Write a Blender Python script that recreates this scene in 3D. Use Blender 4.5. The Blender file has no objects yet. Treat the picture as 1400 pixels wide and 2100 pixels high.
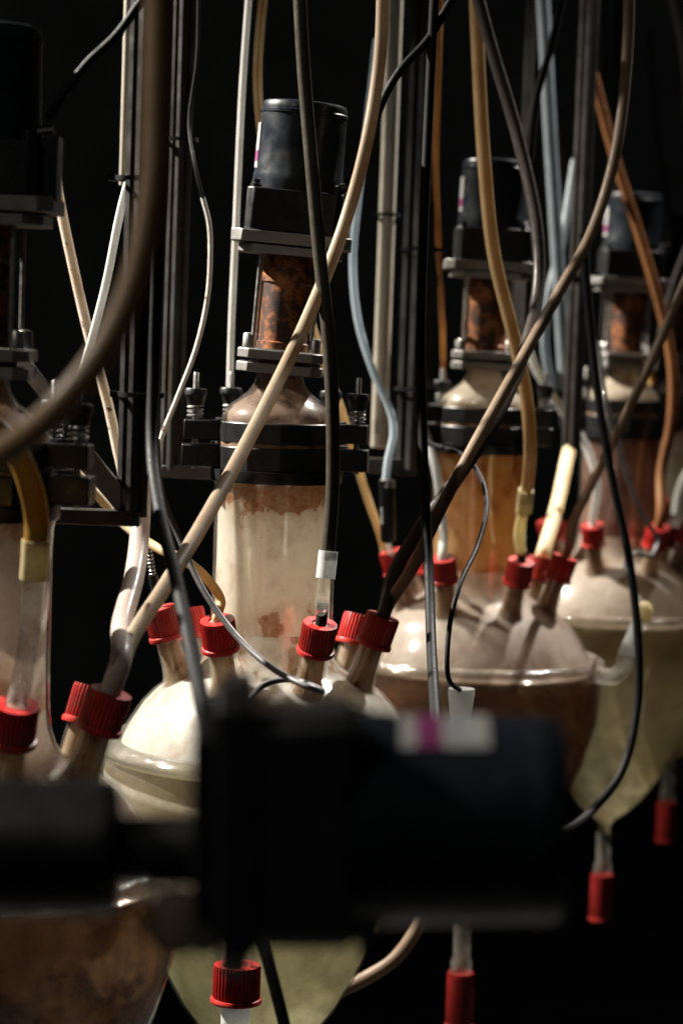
import bpy, math, random
from mathutils import Vector, Matrix, Euler
random.seed(7)
R = math.radians
scene = bpy.context.scene
COL = scene.collection

# ------------------------------------------------------------------ camera
U = 0.000533            # metres per pixel of the photograph in the plane of the second reactor
F = 5000.0              # focal length in pixels of the photograph
D = F * U               # distance to that plane
CAM_Z = 1.55
cam_data = bpy.data.cameras.new('camera')
cam = bpy.data.objects.new('camera', cam_data); COL.objects.link(cam)
cam_data.sensor_fit = 'VERTICAL'; cam_data.sensor_height = 36.0
cam_data.lens = F / 2100 * 36.0
cam_data.clip_start = 0.05; cam_data.clip_end = 60
CAM_ROT = Matrix.Rotation(R(90 - 4.35), 4, 'X') @ Matrix.Rotation(R(2.0), 4, 'Z')
cam.matrix_world = Matrix.Translation((0, 0, CAM_Z)) @ CAM_ROT
cam_data.dof.use_dof = True
cam_data.dof.focus_distance = 2.42
cam_data.dof.aperture_fstop = 5.1
cam_data.dof.aperture_blades = 9
scene.camera = cam

# ------------------------------------------------------------------ world, lamps, exposure
w = bpy.data.worlds.new('World'); scene.world = w; w.use_nodes = True
w.node_tree.nodes['Background'].inputs[0].default_value = (0.5, 0.55, 0.6, 1)
w.node_tree.nodes['Background'].inputs[1].default_value = 0.02

def spot(name, loc, target, power, color, size_deg, radius, blend=0.5):
    l = bpy.data.lights.new(name, 'SPOT'); l.energy = power; l.color = color
    l.spot_size = R(size_deg); l.spot_blend = blend; l.shadow_soft_size = radius
    o = bpy.data.objects.new(name, l); COL.objects.link(o)
    o.location = loc
    o.rotation_euler = (Vector(target) - Vector(loc)).to_track_quat('-Z', 'Y').to_euler()
    return o
spot('spot_key', (-2.4, 3.2, 3.45), (-0.2, 2.36, 1.13), 2600, (1.0, 0.94, 0.85), 42, 0.035, 1.0)
spot('spot_key', (-1.9, 4.35, 3.6), (0.45, 3.85, 0.95), 2300, (1.0, 0.93, 0.82), 34, 0.035, 1.0)
spot('spot_back', (1.15, 4.35, 3.5), (0.1, 3.0, 1.05), 900, (1.0, 0.93, 0.87), 44, 0.035, 1.0)
spot('spot_side', (-2.1, 1.35, 3.0), (0.05, 1.15, 1.2), 300, (1.0, 0.94, 0.86), 26, 0.05, 0.8)
spot('fill_front', (-1.7, -0.2, 3.4), (0.0, 2.0, 1.2), 38, (1.0, 0.93, 0.84), 42, 0.06)  # weak front fill, added to soften the dark sides facing the camera

scene.view_settings.view_transform = 'Standard'
scene.view_settings.look = 'None'
scene.view_settings.exposure = 0.0
scene.view_settings.gamma = 1.0
scene.render.engine = 'CYCLES'
cy = scene.cycles
cy.use_denoising = True
cy.max_bounces = 14; cy.diffuse_bounces = 6; cy.glossy_bounces = 5
cy.transmission_bounces = 8; cy.transparent_max_bounces = 24
cy.caustics_reflective = False; cy.caustics_refractive = False
cy.sample_clamp_indirect = 4.0

def at(px, py, d):
    """a point seen at pixel (px, py), d reactor-distances away"""
    z = d * D
    return (cam.matrix_world @ Vector(((px - 700) / F * z, -(py - 1050) / F * z, -z)))

# ------------------------------------------------------------------ materials
class NT:
    def __init__(s, name):
        s.m = bpy.data.materials.new(name); s.m.use_nodes = True
        s.t = s.m.node_tree; s.t.nodes.clear()
        s.out = s.t.nodes.new('ShaderNodeOutputMaterial')
    def n(s, typ, **kw):
        nd = s.t.nodes.new('ShaderNode' + typ)
        for k, v in kw.items():
            if k.startswith('i_'):
                key = k[2:].replace('_', ' ')
                nd.inputs[key].default_value = v
            else: setattr(nd, k, v)
        return nd
    def l(s, a, b): s.t.links.new(a, b)
    def noise(s, vec, scale, detail=6, rough=0.6):
        nd = s.n('TexNoise'); nd.inputs['Scale'].default_value = scale
        nd.inputs['Detail'].default_value = detail; nd.inputs['Roughness'].default_value = rough
        s.l(vec, nd.inputs['Vector']); return nd.outputs['Fac']
    def math(s, op, a, b=None, clamp=False):
        nd = s.n('Math', operation=op); nd.use_clamp = clamp
        for i, v in enumerate((a, b)):
            if v is None: continue
            if isinstance(v, (int, float)): nd.inputs[i].default_value = v
            else: s.l(v, nd.inputs[i])
        return nd.outputs[0]
    def ramp(s, fac, stops, interp='LINEAR'):
        nd = s.n('ValToRGB'); cr = nd.color_ramp; cr.interpolation = interp
        while len(cr.elements) < len(stops): cr.elements.new(0.5)
        for e, (p, c) in zip(cr.elements, stops):
            e.position = p
            e.color = (c, c, c, 1) if isinstance(c, (int, float)) else (*c, 1)
        s.l(fac, nd.inputs[0]); return nd.outputs[0]
    def mixc(s, fac, a, b, blend='MIX'):
        nd = s.n('Mix', data_type='RGBA', blend_type=blend)
        for v, i in ((fac, 0), (a, 6), (b, 7)):
            if isinstance(v, (int, float)): nd.inputs[i].default_value = v
            elif isinstance(v, tuple): nd.inputs[i].default_value = (*v, 1)
            else: s.l(v, nd.inputs[i])
        return nd.outputs[2]
    def maprange(s, v, a, b, c=0.0, d=1.0):
        nd = s.n('MapRange'); nd.inputs[1].default_value = a; nd.inputs[2].default_value = b
        nd.inputs[3].default_value = c; nd.inputs[4].default_value = d
        s.l(v, nd.inputs[0]); return nd.outputs[0]
    def coords(s, sx=1, sy=1, sz=1):
        tc = s.n('TexCoord'); mp = s.n('Mapping')
        mp.inputs['Scale'].default_value = (sx, sy, sz)
        oi = s.n('ObjectInfo'); ad = s.n('VectorMath', operation='ADD'); sc_ = s.n('Math', operation='MULTIPLY')
        sc_.inputs[1].default_value = 7.3; s.l(oi.outputs['Random'], sc_.inputs[0])
        s.l(tc.outputs['Object'], ad.inputs[0]); s.l(sc_.outputs[0], ad.inputs[1])
        s.l(ad.outputs[0], mp.inputs['Vector']); return mp.outputs[0]
    def z(s):
        tc = s.n('TexCoord'); sp = s.n('SeparateXYZ'); s.l(tc.outputs['Object'], sp.inputs[0])
        return sp.outputs
    def done(s, color, rough=0.5, metallic=0.0, spec=0.5, coat=0.0, coat_rough=0.05, transl=0.0, bump=None, bump_d=0.001, transl_tint=None, clear=None):
        p = s.n('BsdfPrincipled')
        for v, i in ((color, 'Base Color'), (rough, 'Roughness')):
            if isinstance(v, tuple): p.inputs[i].default_value = (*v, 1)
            elif isinstance(v, (int, float)): p.inputs[i].default_value = v
            else: s.l(v, p.inputs[i])
        p.inputs['Metallic'].default_value = metallic
        p.inputs['Specular IOR Level'].default_value = spec
        p.inputs['Coat Weight'].default_value = coat
        p.inputs['Coat Roughness'].default_value = coat_rough
        if bump is not None:
            b = s.n('Bump'); b.inputs['Distance'].default_value = bump_d
            b.inputs['Strength'].default_value = 1.0
            s.l(bump, b.inputs['Height']); s.l(b.outputs[0], p.inputs['Normal'])
        sh = p.outputs[0]
        if transl > 0:
            tr = s.n('BsdfTranslucent')
            if isinstance(color, tuple): tr.inputs[0].default_value = (*(transl_tint or color), 1)
            else: s.l(color, tr.inputs[0])
            mx = s.n('MixShader'); mx.inputs[0].default_value = transl
            s.l(sh, mx.inputs[1]); s.l(tr.outputs[0], mx.inputs[2]); sh = mx.outputs[0]
        if clear is not None:
            tp = s.n('BsdfTransparent'); tp.inputs[0].default_value = (0.95, 0.9, 0.82, 1)
            mc = s.n('MixShader'); s.l(clear, mc.inputs[0]); s.l(sh, mc.inputs[1]); s.l(tp.outputs[0], mc.inputs[2]); sh = mc.outputs[0]
        s.l(sh, s.out.inputs[0])
        return s.m

def m_plain(name, color, rough=0.5, metallic=0.0, spec=0.5, coat=0.0, var=0.25, scale=60, bump_d=0.0, dust=None, dust_amt=0.5, vary=None):
    t = NT(name); c = t.coords()
    f = t.noise(c, scale, 8)
    dark = tuple(x * (1 - var) for x in color); lite = tuple(min(1, x * (1 + var)) for x in color)
    col = t.mixc(t.ramp(f, [(0.3, 0.0), (0.7, 1.0)]), dark, lite)
    if dust:
        g = t.noise(c, scale * 0.6, 10, 0.7)
        col = t.mixc(t.ramp(g, [(dust_amt, 0.0), (dust_amt + 0.12, 1.0)]), col, dust)
    if vary:
        oi = t.n('ObjectInfo'); col = t.mixc(t.math('MULTIPLY', oi.outputs['Random'], 0.75), col, vary)
    r = t.maprange(t.noise(c, scale * 2.3, 6), 0.3, 0.7, max(0.02, rough - 0.1), min(1, rough + 0.12))
    return t.done(col, r, metallic, spec, coat, bump=f if bump_d else None, bump_d=bump_d)

PORT_AZ0 = R(-64.3)
def m_residue(name, base, base2, stain, top=(0.255, 0.30), bottom=(0.13, 0.2), top_amt=0.5, bot_amt=0.5, transl=0.55, coat=1.0, thr=0.72, streak=0.5, port_amt=0.0, clear=0.0):
    """a dried film on the inside of glass; the glass is the clear coat"""
    t = NT(name); c = t.coords(); xyz = t.z()
    col = t.mixc(t.ramp(t.noise(c, 14, 5), [(0.38, 0.0), (0.62, 1.0)]), base, base2)
    st = t.noise(t.coords(90, 90, 5), 1.0, 6, 0.65)
    col = t.mixc(t.math('MULTIPLY', t.ramp(st, [(0.5, 0.0), (0.72, 1.0)]), streak), col, stain)
    n2 = t.maprange(t.noise(t.coords(1, 1, 0.7), 26, 9, 0.62), 0.28, 0.72)
    tm = t.maprange(xyz[2], top[0], top[1]); bm = t.math('MULTIPLY', t.maprange(xyz[2], bottom[1], bottom[0]), t.maprange(xyz[0], -0.03, 0.02, 0.35, 1.0))
    v = t.math('ADD', t.math('ADD', n2, t.math('MULTIPLY', tm, top_amt)), t.math('MULTIPLY', bm, bot_amt))
    if port_amt:
        an = t.math('MULTIPLY', t.math('SUBTRACT', t.math('ARCTAN2', xyz[1], xyz[0]), PORT_AZ0), 7.0)
        near = t.math('MULTIPLY', t.maprange(t.math('COSINE', an), 0.2, 1.0), t.maprange(xyz[2], 0.05, 0.08))
        v = t.math('ADD', v, t.math('MULTIPLY', near, port_amt))
    hard = t.ramp(v, [(thr, 0.0), (thr + 0.035, 1.0)])
    inner = t.ramp(t.noise(c, 120, 8, 0.7), [(0.35, 0.35), (0.65, 1.0)])
    col = t.mixc(t.math('MULTIPLY', hard, inner), col, stain)
    soft = t.ramp(v, [(thr - 0.3, 0.0), (thr + 0.15, 0.55)])
    col = t.mixc(soft, col, stain)
    sp = t.noise(c, 420, 2, 0.5)
    col = t.mixc(t.ramp(sp, [(0.72, 0.0), (0.76, 0.6)]), col, tuple(x * 0.35 for x in stain))
    lump = t.noise(c, 55, 4)
    cl = t.maprange(t.noise(c, 30, 8, 0.65), 0.35, 0.7, clear * 0.2, clear * 1.9) if clear else None
    return t.done(col, 0.5, 0, 0.3, 0.3, 0.22, transl, bump=lump, bump_d=0.0010, clear=cl)

def m_bowl(name, stops, mott, transl=0.35, mott_amt=0.5, zlo=-0.36, tilt=0.06, coat=0.3, scale=28, clear=0.0):
    """contents of a bowl in layers by height; stops run from the rim (0) down to the outlet (1)"""
    t = NT(name); xyz = t.z(); c = t.coords()
    zz = t.math('ADD', xyz[2], t.math('MULTIPLY', xyz[0], tilt))
    zz = t.math('ADD', zz, t.math('MULTIPLY', t.math('SUBTRACT', t.noise(t.coords(60, 60, 6), 1.0, 5), 0.5), 0.0022))
    col = t.ramp(t.maprange(zz, 0.0, zlo), stops)
    f = t.ramp(t.noise(c, scale, 9, 0.65), [(0.42, 0.0), (0.62, 1.0)])
    col = t.mixc(t.math('MULTIPLY', f, mott_amt), col, mott)
    s = t.ramp(t.noise(t.coords(5, 5, 600), 1.0, 4), [(0.5, 0.0), (0.7, 1.0)])
    col = t.mixc(t.math('MULTIPLY', s, 0.22), col, mott)
    cl = t.maprange(t.noise(c, 18, 8, 0.7), 0.35, 0.7, clear * 0.2, clear * 1.9) if clear else None
    return t.done(col, 0.5, 0, 0.3, coat, 0.2, transl, clear=cl)

def m_hose(name, color, stain, transl=0.35, amt=0.55, rough=0.38, scale=38, specks=0.0):
    t = NT(name); c = t.coords()
    f = t.ramp(t.noise(c, scale * 0.3, 6, 0.65), [(amt - 0.12, 0.0), (amt + 0.16, 1.0)])
    col = t.mixc(f, color, stain)
    g = t.noise(c, 330, 6, 0.6)
    col = t.mixc(t.math('MULTIPLY', t.ramp(g, [(0.45, 0.0), (0.7, 1.0)]), 0.22), col, tuple(x * 0.5 for x in stain))
    if specks:
        h = t.noise(c, 95, 4, 0.5)
        col = t.mixc(t.ramp(h, [(specks, 0.0), (specks + 0.03, 0.9)]), col, (0.09, 0.03, 0.015))
    r = t.maprange(t.noise(c, 120, 5), 0.3, 0.7, rough - 0.04, rough + 0.2)
    return t.done(col, r, 0, 0.25, transl=transl, bump=g, bump_d=0.00015)

def m_clear(name, tint=(0.93, 0.95, 0.93), film=0.12, film_col=(0.6, 0.55, 0.48), rough=0.04, bump=0.0, scale=60, f0=0.045):
    """thin clear glass with a little film on it"""
    t = NT(name); c = t.coords()
    tr = t.n('BsdfTransparent'); tr.inputs[0].default_value = (*tint, 1)
    gl = t.n('BsdfGlossy'); gl.inputs['Roughness'].default_value = rough
    fr = t.n('LayerWeight'); fr.inputs[0].default_value = 0.5
    if bump:
        b = t.n('Bump'); b.inputs['Distance'].default_value = bump
        t.l(t.noise(c, scale, 6), b.inputs['Height'])
        t.l(b.outputs[0], gl.inputs['Normal']); t.l(b.outputs[0], fr.inputs['Normal'])
    schlick = t.math('ADD', t.math('MULTIPLY', t.math('POWER', fr.outputs['Facing'], 5.0), 0.7), f0)
    mx = t.n('MixShader'); t.l(schlick, mx.inputs[0]); t.l(tr.outputs[0], mx.inputs[1]); t.l(gl.outputs[0], mx.inputs[2])
    df = t.n('BsdfDiffuse'); df.inputs[0].default_value = (*film_col, 1)
    dt = t.n('BsdfTranslucent'); dt.inputs[0].default_value = (*film_col, 1)
    dm = t.n('MixShader'); dm.inputs[0].default_value = 0.5; t.l(df.outputs[0], dm.inputs[1]); t.l(dt.outputs[0], dm.inputs[2])
    m2 = t.n('MixShader')
    f = t.maprange(t.noise(c, 45, 7, 0.65), 0.3, 0.75, film * 0.4, min(1, film * 1.9)); t.l(f, m2.inputs[0])
    t.l(mx.outputs[0], m2.inputs[1]); t.l(dm.outputs[0], m2.inputs[2])
    t.l(m2.outputs[0], t.out.inputs[0]); return t.m

def m_motor():
    t = NT('motor_blue_black'); c = t.coords()
    col = t.mixc(t.noise(c, 30, 5), (0.006, 0.008, 0.011), (0.014, 0.018, 0.024))
    g = t.ramp(t.noise(c, 26, 9, 0.7), [(0.56, 0.0), (0.66, 1.0)])
    col = t.mixc(t.math('MULTIPLY', g, 0.35), col, (0.07, 0.06, 0.055))
    r = t.maprange(t.noise(c, 55, 6), 0.3, 0.7, 0.22, 0.5)
    return t.done(col, r, 0.0, 0.2)

def m_rust():
    t = NT('rusty_steel'); c = t.coords(); 
    f = t.noise(c, 45, 9, 0.68)
    col = t.ramp(f, [(0.36, (0.010, 0.007, 0.006)), (0.48, (0.05, 0.016, 0.006)), (0.56, (0.24, 0.08, 0.02)), (0.66, (0.32, 0.14, 0.05)), (0.78, (0.05, 0.04, 0.035))])
    return t.done(col, 0.6, 0.15, 0.4, bump=f, bump_d=0.0008)

M = {}
M['black'] = m_plain('black_plastic', (0.007, 0.007, 0.0075), 0.42, spec=0.35, var=0.4, scale=45, dust=(0.028, 0.026, 0.023), dust_amt=0.62)
M['clamp'] = m_plain('black_clamp_plastic', (0.009, 0.0095, 0.01), 0.34, spec=0.4, var=0.4, scale=30, dust=(0.045, 0.045, 0.042), dust_amt=0.63)
M['rubber'] = m_plain('black_cable_rubber', (0.006, 0.006, 0.0065), 0.58, spec=0.12, var=0.3, scale=80)
M['grey_rubber'] = m_plain('grey_cable_rubber', (0.085, 0.08, 0.08), 0.4, var=0.25, scale=80)
M['white_cable'] = m_hose('white_cable_jacket', (0.62, 0.6, 0.55), (0.35, 0.33, 0.3), 0.1, specks=0.62)
M['steel'] = m_plain('dull_steel', (0.42, 0.41, 0.39), 0.36, 0.9, var=0.25, scale=70, dust=(0.16, 0.13, 0.1), dust_amt=0.62)
M['plate'] = m_plain('aluminium_plate', (0.24, 0.23, 0.215), 0.45, 0.5, var=0.15, scale=60, dust=(0.22, 0.19, 0.16), dust_amt=0.6)
M['profile'] = m_plain('dark_aluminium_profile', (0.05, 0.046, 0.042), 0.36, 0.5, var=0.25, scale=25, dust=(0.035, 0.028, 0.02), dust_amt=0.55)
M['pipe'] = m_plain('pale_pipe', (0.62, 0.58, 0.48), 0.35, 0.4, var=0.05, scale=30)
M['motor'] = m_motor()
M['rust'] = m_rust()
M['label'] = m_plain('label_paper', (0.27, 0.27, 0.255), 0.5, var=0.15, dust=(0.19, 0.18, 0.165))
M['magenta'] = m_plain('label_magenta', (0.15, 0.02, 0.09), 0.5, var=0.1)
M['print'] = m_plain('label_print', (0.2, 0.22, 0.24), 0.6, var=0.2)
M['red'] = m_plain('red_cap_plastic', (0.40, 0.016, 0.014), 0.38, spec=0.4, var=0.35, scale=38, dust=(0.20, 0.045, 0.035), dust_amt=0.55, vary=(0.27, 0.03, 0.022))
M['shaded_red'] = m_plain('shaded_red_plastic', (0.20, 0.012, 0.01), 0.4, spec=0.35, var=0.35, scale=38, dust=(0.12, 0.02, 0.016), dust_amt=0.55)  # same plastic as the red caps, darkened so the colour carries the shade
M['septum'] = m_plain('cap_seal', (0.30, 0.09, 0.07), 0.6, var=0.3, scale=90)
M['seal'] = m_plain('brown_gasket', (0.16, 0.09, 0.04), 0.6, var=0.4)
M['sleeve'] = m_hose('milky_sleeve', (0.72, 0.73, 0.72), (0.60, 0.6, 0.55), 0.5, rough=0.3)
M['amber_sleeve'] = m_hose('amber_sleeve', (0.72, 0.66, 0.44), (0.6, 0.46, 0.2), 0.5, rough=0.3)
M['glass'] = m_clear('clear_glass', film=0.10)
M['shell'] = m_clear('vessel_glass', (0.97, 0.975, 0.965), film=0.035, film_col=(0.6, 0.56, 0.5), rough=0.03, bump=0.0008, scale=22, f0=0.10)
M['dirty_glass'] = m_clear('filmed_glass', film=0.28, film_col=(0.62, 0.56, 0.48))
M['rim_olive'] = m_clear('bubbly_glass_rim', (0.88, 0.87, 0.82), film=0.16, film_col=(0.46, 0.44, 0.38), rough=0.06, bump=0.006, scale=90, f0=0.14)
M['rim_clear'] = m_clear('glass_rim', (0.9, 0.86, 0.8), film=0.24, film_col=(0.5, 0.44, 0.38), rough=0.06, bump=0.003, scale=40, f0=0.10)
M['tan'] = m_hose('tan_silicone', (0.42, 0.30, 0.16), (0.30, 0.18, 0.07), 0.4)
M['tan_dark'] = m_hose('dull_tan_silicone', (0.20, 0.135, 0.075), (0.10, 0.05, 0.018), 0.35, scale=20)
M['beige'] = m_hose('beige_silicone', (0.36, 0.285, 0.20), (0.27, 0.19, 0.12), 0.4)
M['brown'] = m_hose('brown_silicone', (0.27, 0.20, 0.14), (0.17, 0.11, 0.07), 0.25)
M['dark_hose'] = m_hose('dark_silt_filled_hose', (0.06, 0.052, 0.038), (0.035, 0.026, 0.016), 0.2, rough=0.34)
M['smoke'] = m_hose('smoky_hose', (0.085, 0.07, 0.062), (0.045, 0.035, 0.03), 0.2, rough=0.25)
M['white_hose'] = m_hose('white_silicone', (0.66, 0.66, 0.64), (0.56, 0.55, 0.5), 0.4)
M['blue_hose'] = m_hose('bluish_silicone', (0.60, 0.68, 0.72), (0.5, 0.58, 0.62), 0.4)
M['cream'] = m_hose('cream_silicone', (0.70, 0.60, 0.40), (0.60, 0.38, 0.14), 0.4)
M['dim_blue'] = m_hose('dim_blue_silicone', (0.20, 0.235, 0.26), (0.14, 0.165, 0.18), 0.35)  # darker version of the bluish silicone
M['ochre'] = m_hose('ochre_silicone', (0.50, 0.30, 0.11), (0.30, 0.13, 0.035), 0.35)
M['orange'] = m_hose('orange_brown_silicone', (0.25, 0.11, 0.04), (0.13, 0.05, 0.02), 0.35)
M['speckled'] = m_hose('speckled_cream_silicone', (0.68, 0.62, 0.52), (0.52, 0.40, 0.28), 0.35, specks=0.63)
M['pink_hose'] = m_hose('pinkish_clear_hose', (0.56, 0.50, 0.45), (0.42, 0.32, 0.27), 0.4, rough=0.25)
M['amber_fill'] = m_hose('amber_filled_hose', (0.30, 0.17, 0.035), (0.14, 0.08, 0.02), 0.35, rough=0.25)
M['floor'] = m_plain('dark_floor', (0.02, 0.02, 0.02), 0.5, var=0.3, scale=4)
M['wall'] = m_plain('black_wall', (0.2, 0.2, 0.19), 0.8, var=0.3, scale=4)

# ------------------------------------------------------------------ mesh helpers
class MB:
    def __init__(s): s.v = []; s.f = []
    def add(s, vs, fs):
        o = len(s.v); s.v += [Vector(p) for p in vs]; s.f += [tuple(i + o for i in f) for f in fs]; return s
    def box(s, c, d, rz=0.0):
        hx, hy, hz = d[0] / 2, d[1] / 2, d[2] / 2
        m = Matrix.Rotation(rz, 3, 'Z')
        vs = [m @ Vector((x, y, z)) + Vector(c) for z in (-hz, hz) for (x, y) in ((-hx, -hy), (hx, -hy), (hx, hy), (-hx, hy))]
        return s.add(vs, [(3, 2, 1, 0), (4, 5, 6, 7), (0, 1, 5, 4), (1, 2, 6, 5), (2, 3, 7, 6), (3, 0, 4, 7)])
    def lathe(s, prof, n=48, caps=True, star=None):
        vs = []; fs = []
        for (r, z) in prof:
            for i in range(n):
                a = 2 * math.pi * i / n
                rr = r * (star(i, z) if star else 1)
                vs.append((rr * math.cos(a), rr * math.sin(a), z))
        for k in range(len(prof) - 1):
            for i in range(n):
                j = (i + 1) % n
                fs.append((k * n + i, k * n + j, (k + 1) * n + j, (k + 1) * n + i))
        if caps:
            fs.append(tuple(range(n - 1, -1, -1))); fs.append(tuple((len(prof) - 1) * n + i for i in range(n)))
        return s.add(vs, fs)
    def ring(s, prof, n=48):
        """closed profile swept round the axis"""
        vs = []; fs = []; m = len(prof)
        for (r, z) in prof:
            for i in range(n):
                a = 2 * math.pi * i / n; vs.append((r * math.cos(a), r * math.sin(a), z))
        for k in range(m):
            k2 = (k + 1) % m
            for i in range(n):
                j = (i + 1) % n
                fs.append((k * n + i, k * n + j, k2 * n + j, k2 * n + i))
        return s.add(vs, fs)
    def prism(s, poly, z0, z1):
        n = len(poly)
        vs = [(x, y, z0) for x, y in poly] + [(x, y, z1) for x, y in poly]
        fs = [tuple(range(n - 1, -1, -1)), tuple(range(n, 2 * n))] + [(i, (i + 1) % n, n + (i + 1) % n, n + i) for i in range(n)]
        return s.add(vs, fs)
    def tube(s, pts, r, n=12, caps=True):
        pts = [Vector(p) for p in pts]; N = len(pts)
        rad = r if callable(r) else (lambda t: r)
        tang = [(pts[min(i + 1, N - 1)] - pts[max(i - 1, 0)]).normalized() for i in range(N)]
        ref = Vector((0, 1, 0)) if abs(tang[0].y) < 0.9 else Vector((1, 0, 0))
        nv = (ref - tang[0] * ref.dot(tang[0])).normalized()
        vs = []; fs = []
        for i in range(N):
            nv = (nv - tang[i] * nv.dot(tang[i])).normalized(); b = tang[i].cross(nv)
            rr = rad(i / (N - 1))
            for k in range(n):
                a = 2 * math.pi * k / n; vs.append(pts[i] + (nv * math.cos(a) + b * math.sin(a)) * rr)
        for i in range(N - 1):
            for k in range(n):
                j = (k + 1) % n; fs.append((i * n + k, i * n + j, (i + 1) * n + j, (i + 1) * n + k))
        if caps: fs.append(tuple(range(n - 1, -1, -1))); fs.append(tuple((N - 1) * n + k for k in range(n)))
        return s.add(vs, fs)
    def xf(s, m): s.v = [m @ p for p in s.v]; return s

def mesh_of(name, mb, smooth=35):
    me = bpy.data.meshes.new(name); me.from_pydata([tuple(p) for p in mb.v], [], mb.f); me.validate(); me.update()
    if smooth:
        me.polygons.foreach_set('use_smooth', [True] * len(me.polygons))
        try: me.set_sharp_from_angle(angle=R(smooth))
        except Exception: pass
    return me
def obj(name, mb, mat, parent=None, bevel=0.0, smooth=35, mw=None, mesh=None):
    me = mesh or mesh_of(name, mb, smooth)
    o = bpy.data.objects.new(name, me); COL.objects.link(o)
    if not mesh: me.materials.append(M[mat] if isinstance(mat, str) else mat)
    if parent: o.parent = parent
    if mw is not None: o.matrix_local = mw
    if bevel:
        b = o.modifiers.new('bevel', 'BEVEL'); b.width = bevel; b.segments = 2; b.limit_method = 'ANGLE'; b.angle_limit = R(35)
    return o
def empty(name, loc, rot=None):
    o = bpy.data.objects.new(name, None); COL.objects.link(o); o.location = loc
    o.empty_display_size = 0.05
    if rot is not None: o.rotation_euler = rot
    return o
def tag(o, label, cat, group=None, kind=None):
    o['label'] = label; o['category'] = cat
    if group: o['group'] = group
    if kind: o['kind'] = kind
    return o
def spline(pts, sub=9):
    pts = [Vector(p) for p in pts]
    P = [pts[0] * 2 - pts[1]] + pts + [pts[-1] * 2 - pts[-2]]
    out = []
    for i in range(1, len(P) - 2):
        p0, p1, p2, p3 = P[i - 1], P[i], P[i + 1], P[i + 2]
        def kn(a, b): return max((b - a).length, 1e-6) ** 0.5
        t0 = 0; t1 = t0 + kn(p0, p1); t2 = t1 + kn(p1, p2); t3 = t2 + kn(p2, p3)
        for k in range(sub):
            t = t1 + (t2 - t1) * k / sub
            A1 = p0 * ((t1 - t) / (t1 - t0)) + p1 * ((t - t0) / (t1 - t0))
            A2 = p1 * ((t2 - t) / (t2 - t1)) + p2 * ((t - t1) / (t2 - t1))
            A3 = p2 * ((t3 - t) / (t3 - t2)) + p3 * ((t - t2) / (t3 - t2))
            B1 = A1 * ((t2 - t) / (t2 - t0)) + A2 * ((t - t0) / (t2 - t0))
            B2 = A2 * ((t3 - t) / (t3 - t1)) + A3 * ((t - t1) / (t3 - t1))
            out.append(B1 * ((t2 - t) / (t2 - t1)) + B2 * ((t - t1) / (t2 - t1)))
    out.append(pts[-1]); return out

# ------------------------------------------------------------------ setting
fl = obj('floor', MB().box((0, 4, -0.05), (16, 16, 0.1)), 'floor'); fl['kind'] = 'structure'
wl = obj('wall', MB().box((0, 8.5, 2.0), (16, 0.2, 4.0)), 'wall'); wl['kind'] = 'structure'

# ------------------------------------------------------------------ shared part meshes
def cap_mesh(name, mat, h=65, r=35, hole=17, n=30):
    N = n * 4
    def star(i, z): return 1.0 if (i % 4) in (0, 1) else 0.945
    b = MB()
    b.lathe([(r * 0.97 * U, 8 * U), (r * U, 12 * U), (r * U, (h - 5) * U), (r * 0.965 * U, h * U)], N, False, star)
    flat = lambda i, z: 1.0
    b.lathe([(r * 0.94 * U, h * U), (hole * U, h * U), (hole * U, (h - 9) * U), (0.5 * U, (h - 9) * U)], N, False)
    b.lathe([(r * 0.955 * U, h * U - 1e-4), (r * 0.93 * U, h * U)], N, False)
    b.lathe([(r * 0.8 * U, 0), (r * 1.06 * U, 0), (r * 1.09 * U, 4 * U), (r * 1.06 * U, 9 * U), (r * 0.93 * U, 11 * U)], N, False)
    me = mesh_of(name, b, 28); me.materials.append(M[mat]); return me
CAP = cap_mesh('screw_cap', 'red')
CAP45 = cap_mesh('drain_cap', 'shaded_red', h=150, r=36, hole=30, n=24)
SAMPLE_CAP = cap_mesh('sample_cap', 'red', h=78, r=49, hole=32, n=34)
def spring_mesh():
    pts = []
    for i in range(3 * 12 + 1):
        a = 2 * math.pi * i / 12; pts.append((15 * U * math.cos(a), 15 * U * math.sin(a), (3 + i * 26 / 36) * U))
    me = mesh_of('spring', MB().tube(pts, 2.6 * U, 6)); me.materials.append(M['steel']); return me
SPRING = spring_mesh()
def knob_mesh():
    me = mesh_of('knob', MB().lathe([(13 * U, 28 * U), (17 * U, 30 * U), (20 * U, 46 * U), (23 * U, 50 * U), (23 * U, 60 * U), (21 * U, 63 * U)], 20)); me.materials.append(M['black']); return me
KNOB = knob_mesh()

PORT_AZ = [R(-64.3 + 51.43 * k) for k in range(7)]
PORT_TILT = R(18)
def port_matrix(k):
    az = PORT_AZ[k]
    top = Vector((213 * math.cos(az), 213 * math.sin(az), 214 if k in (2, 3, 4) else 238)) * U        # underside of the cap
    axis = Vector((math.sin(PORT_TILT) * math.cos(az), math.sin(PORT_TILT) * math.sin(az), math.cos(PORT_TILT)))
    q = axis.to_track_quat('Z', 'Y').to_matrix().to_4x4()
    return Matrix.Translation(top) @ q

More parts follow.
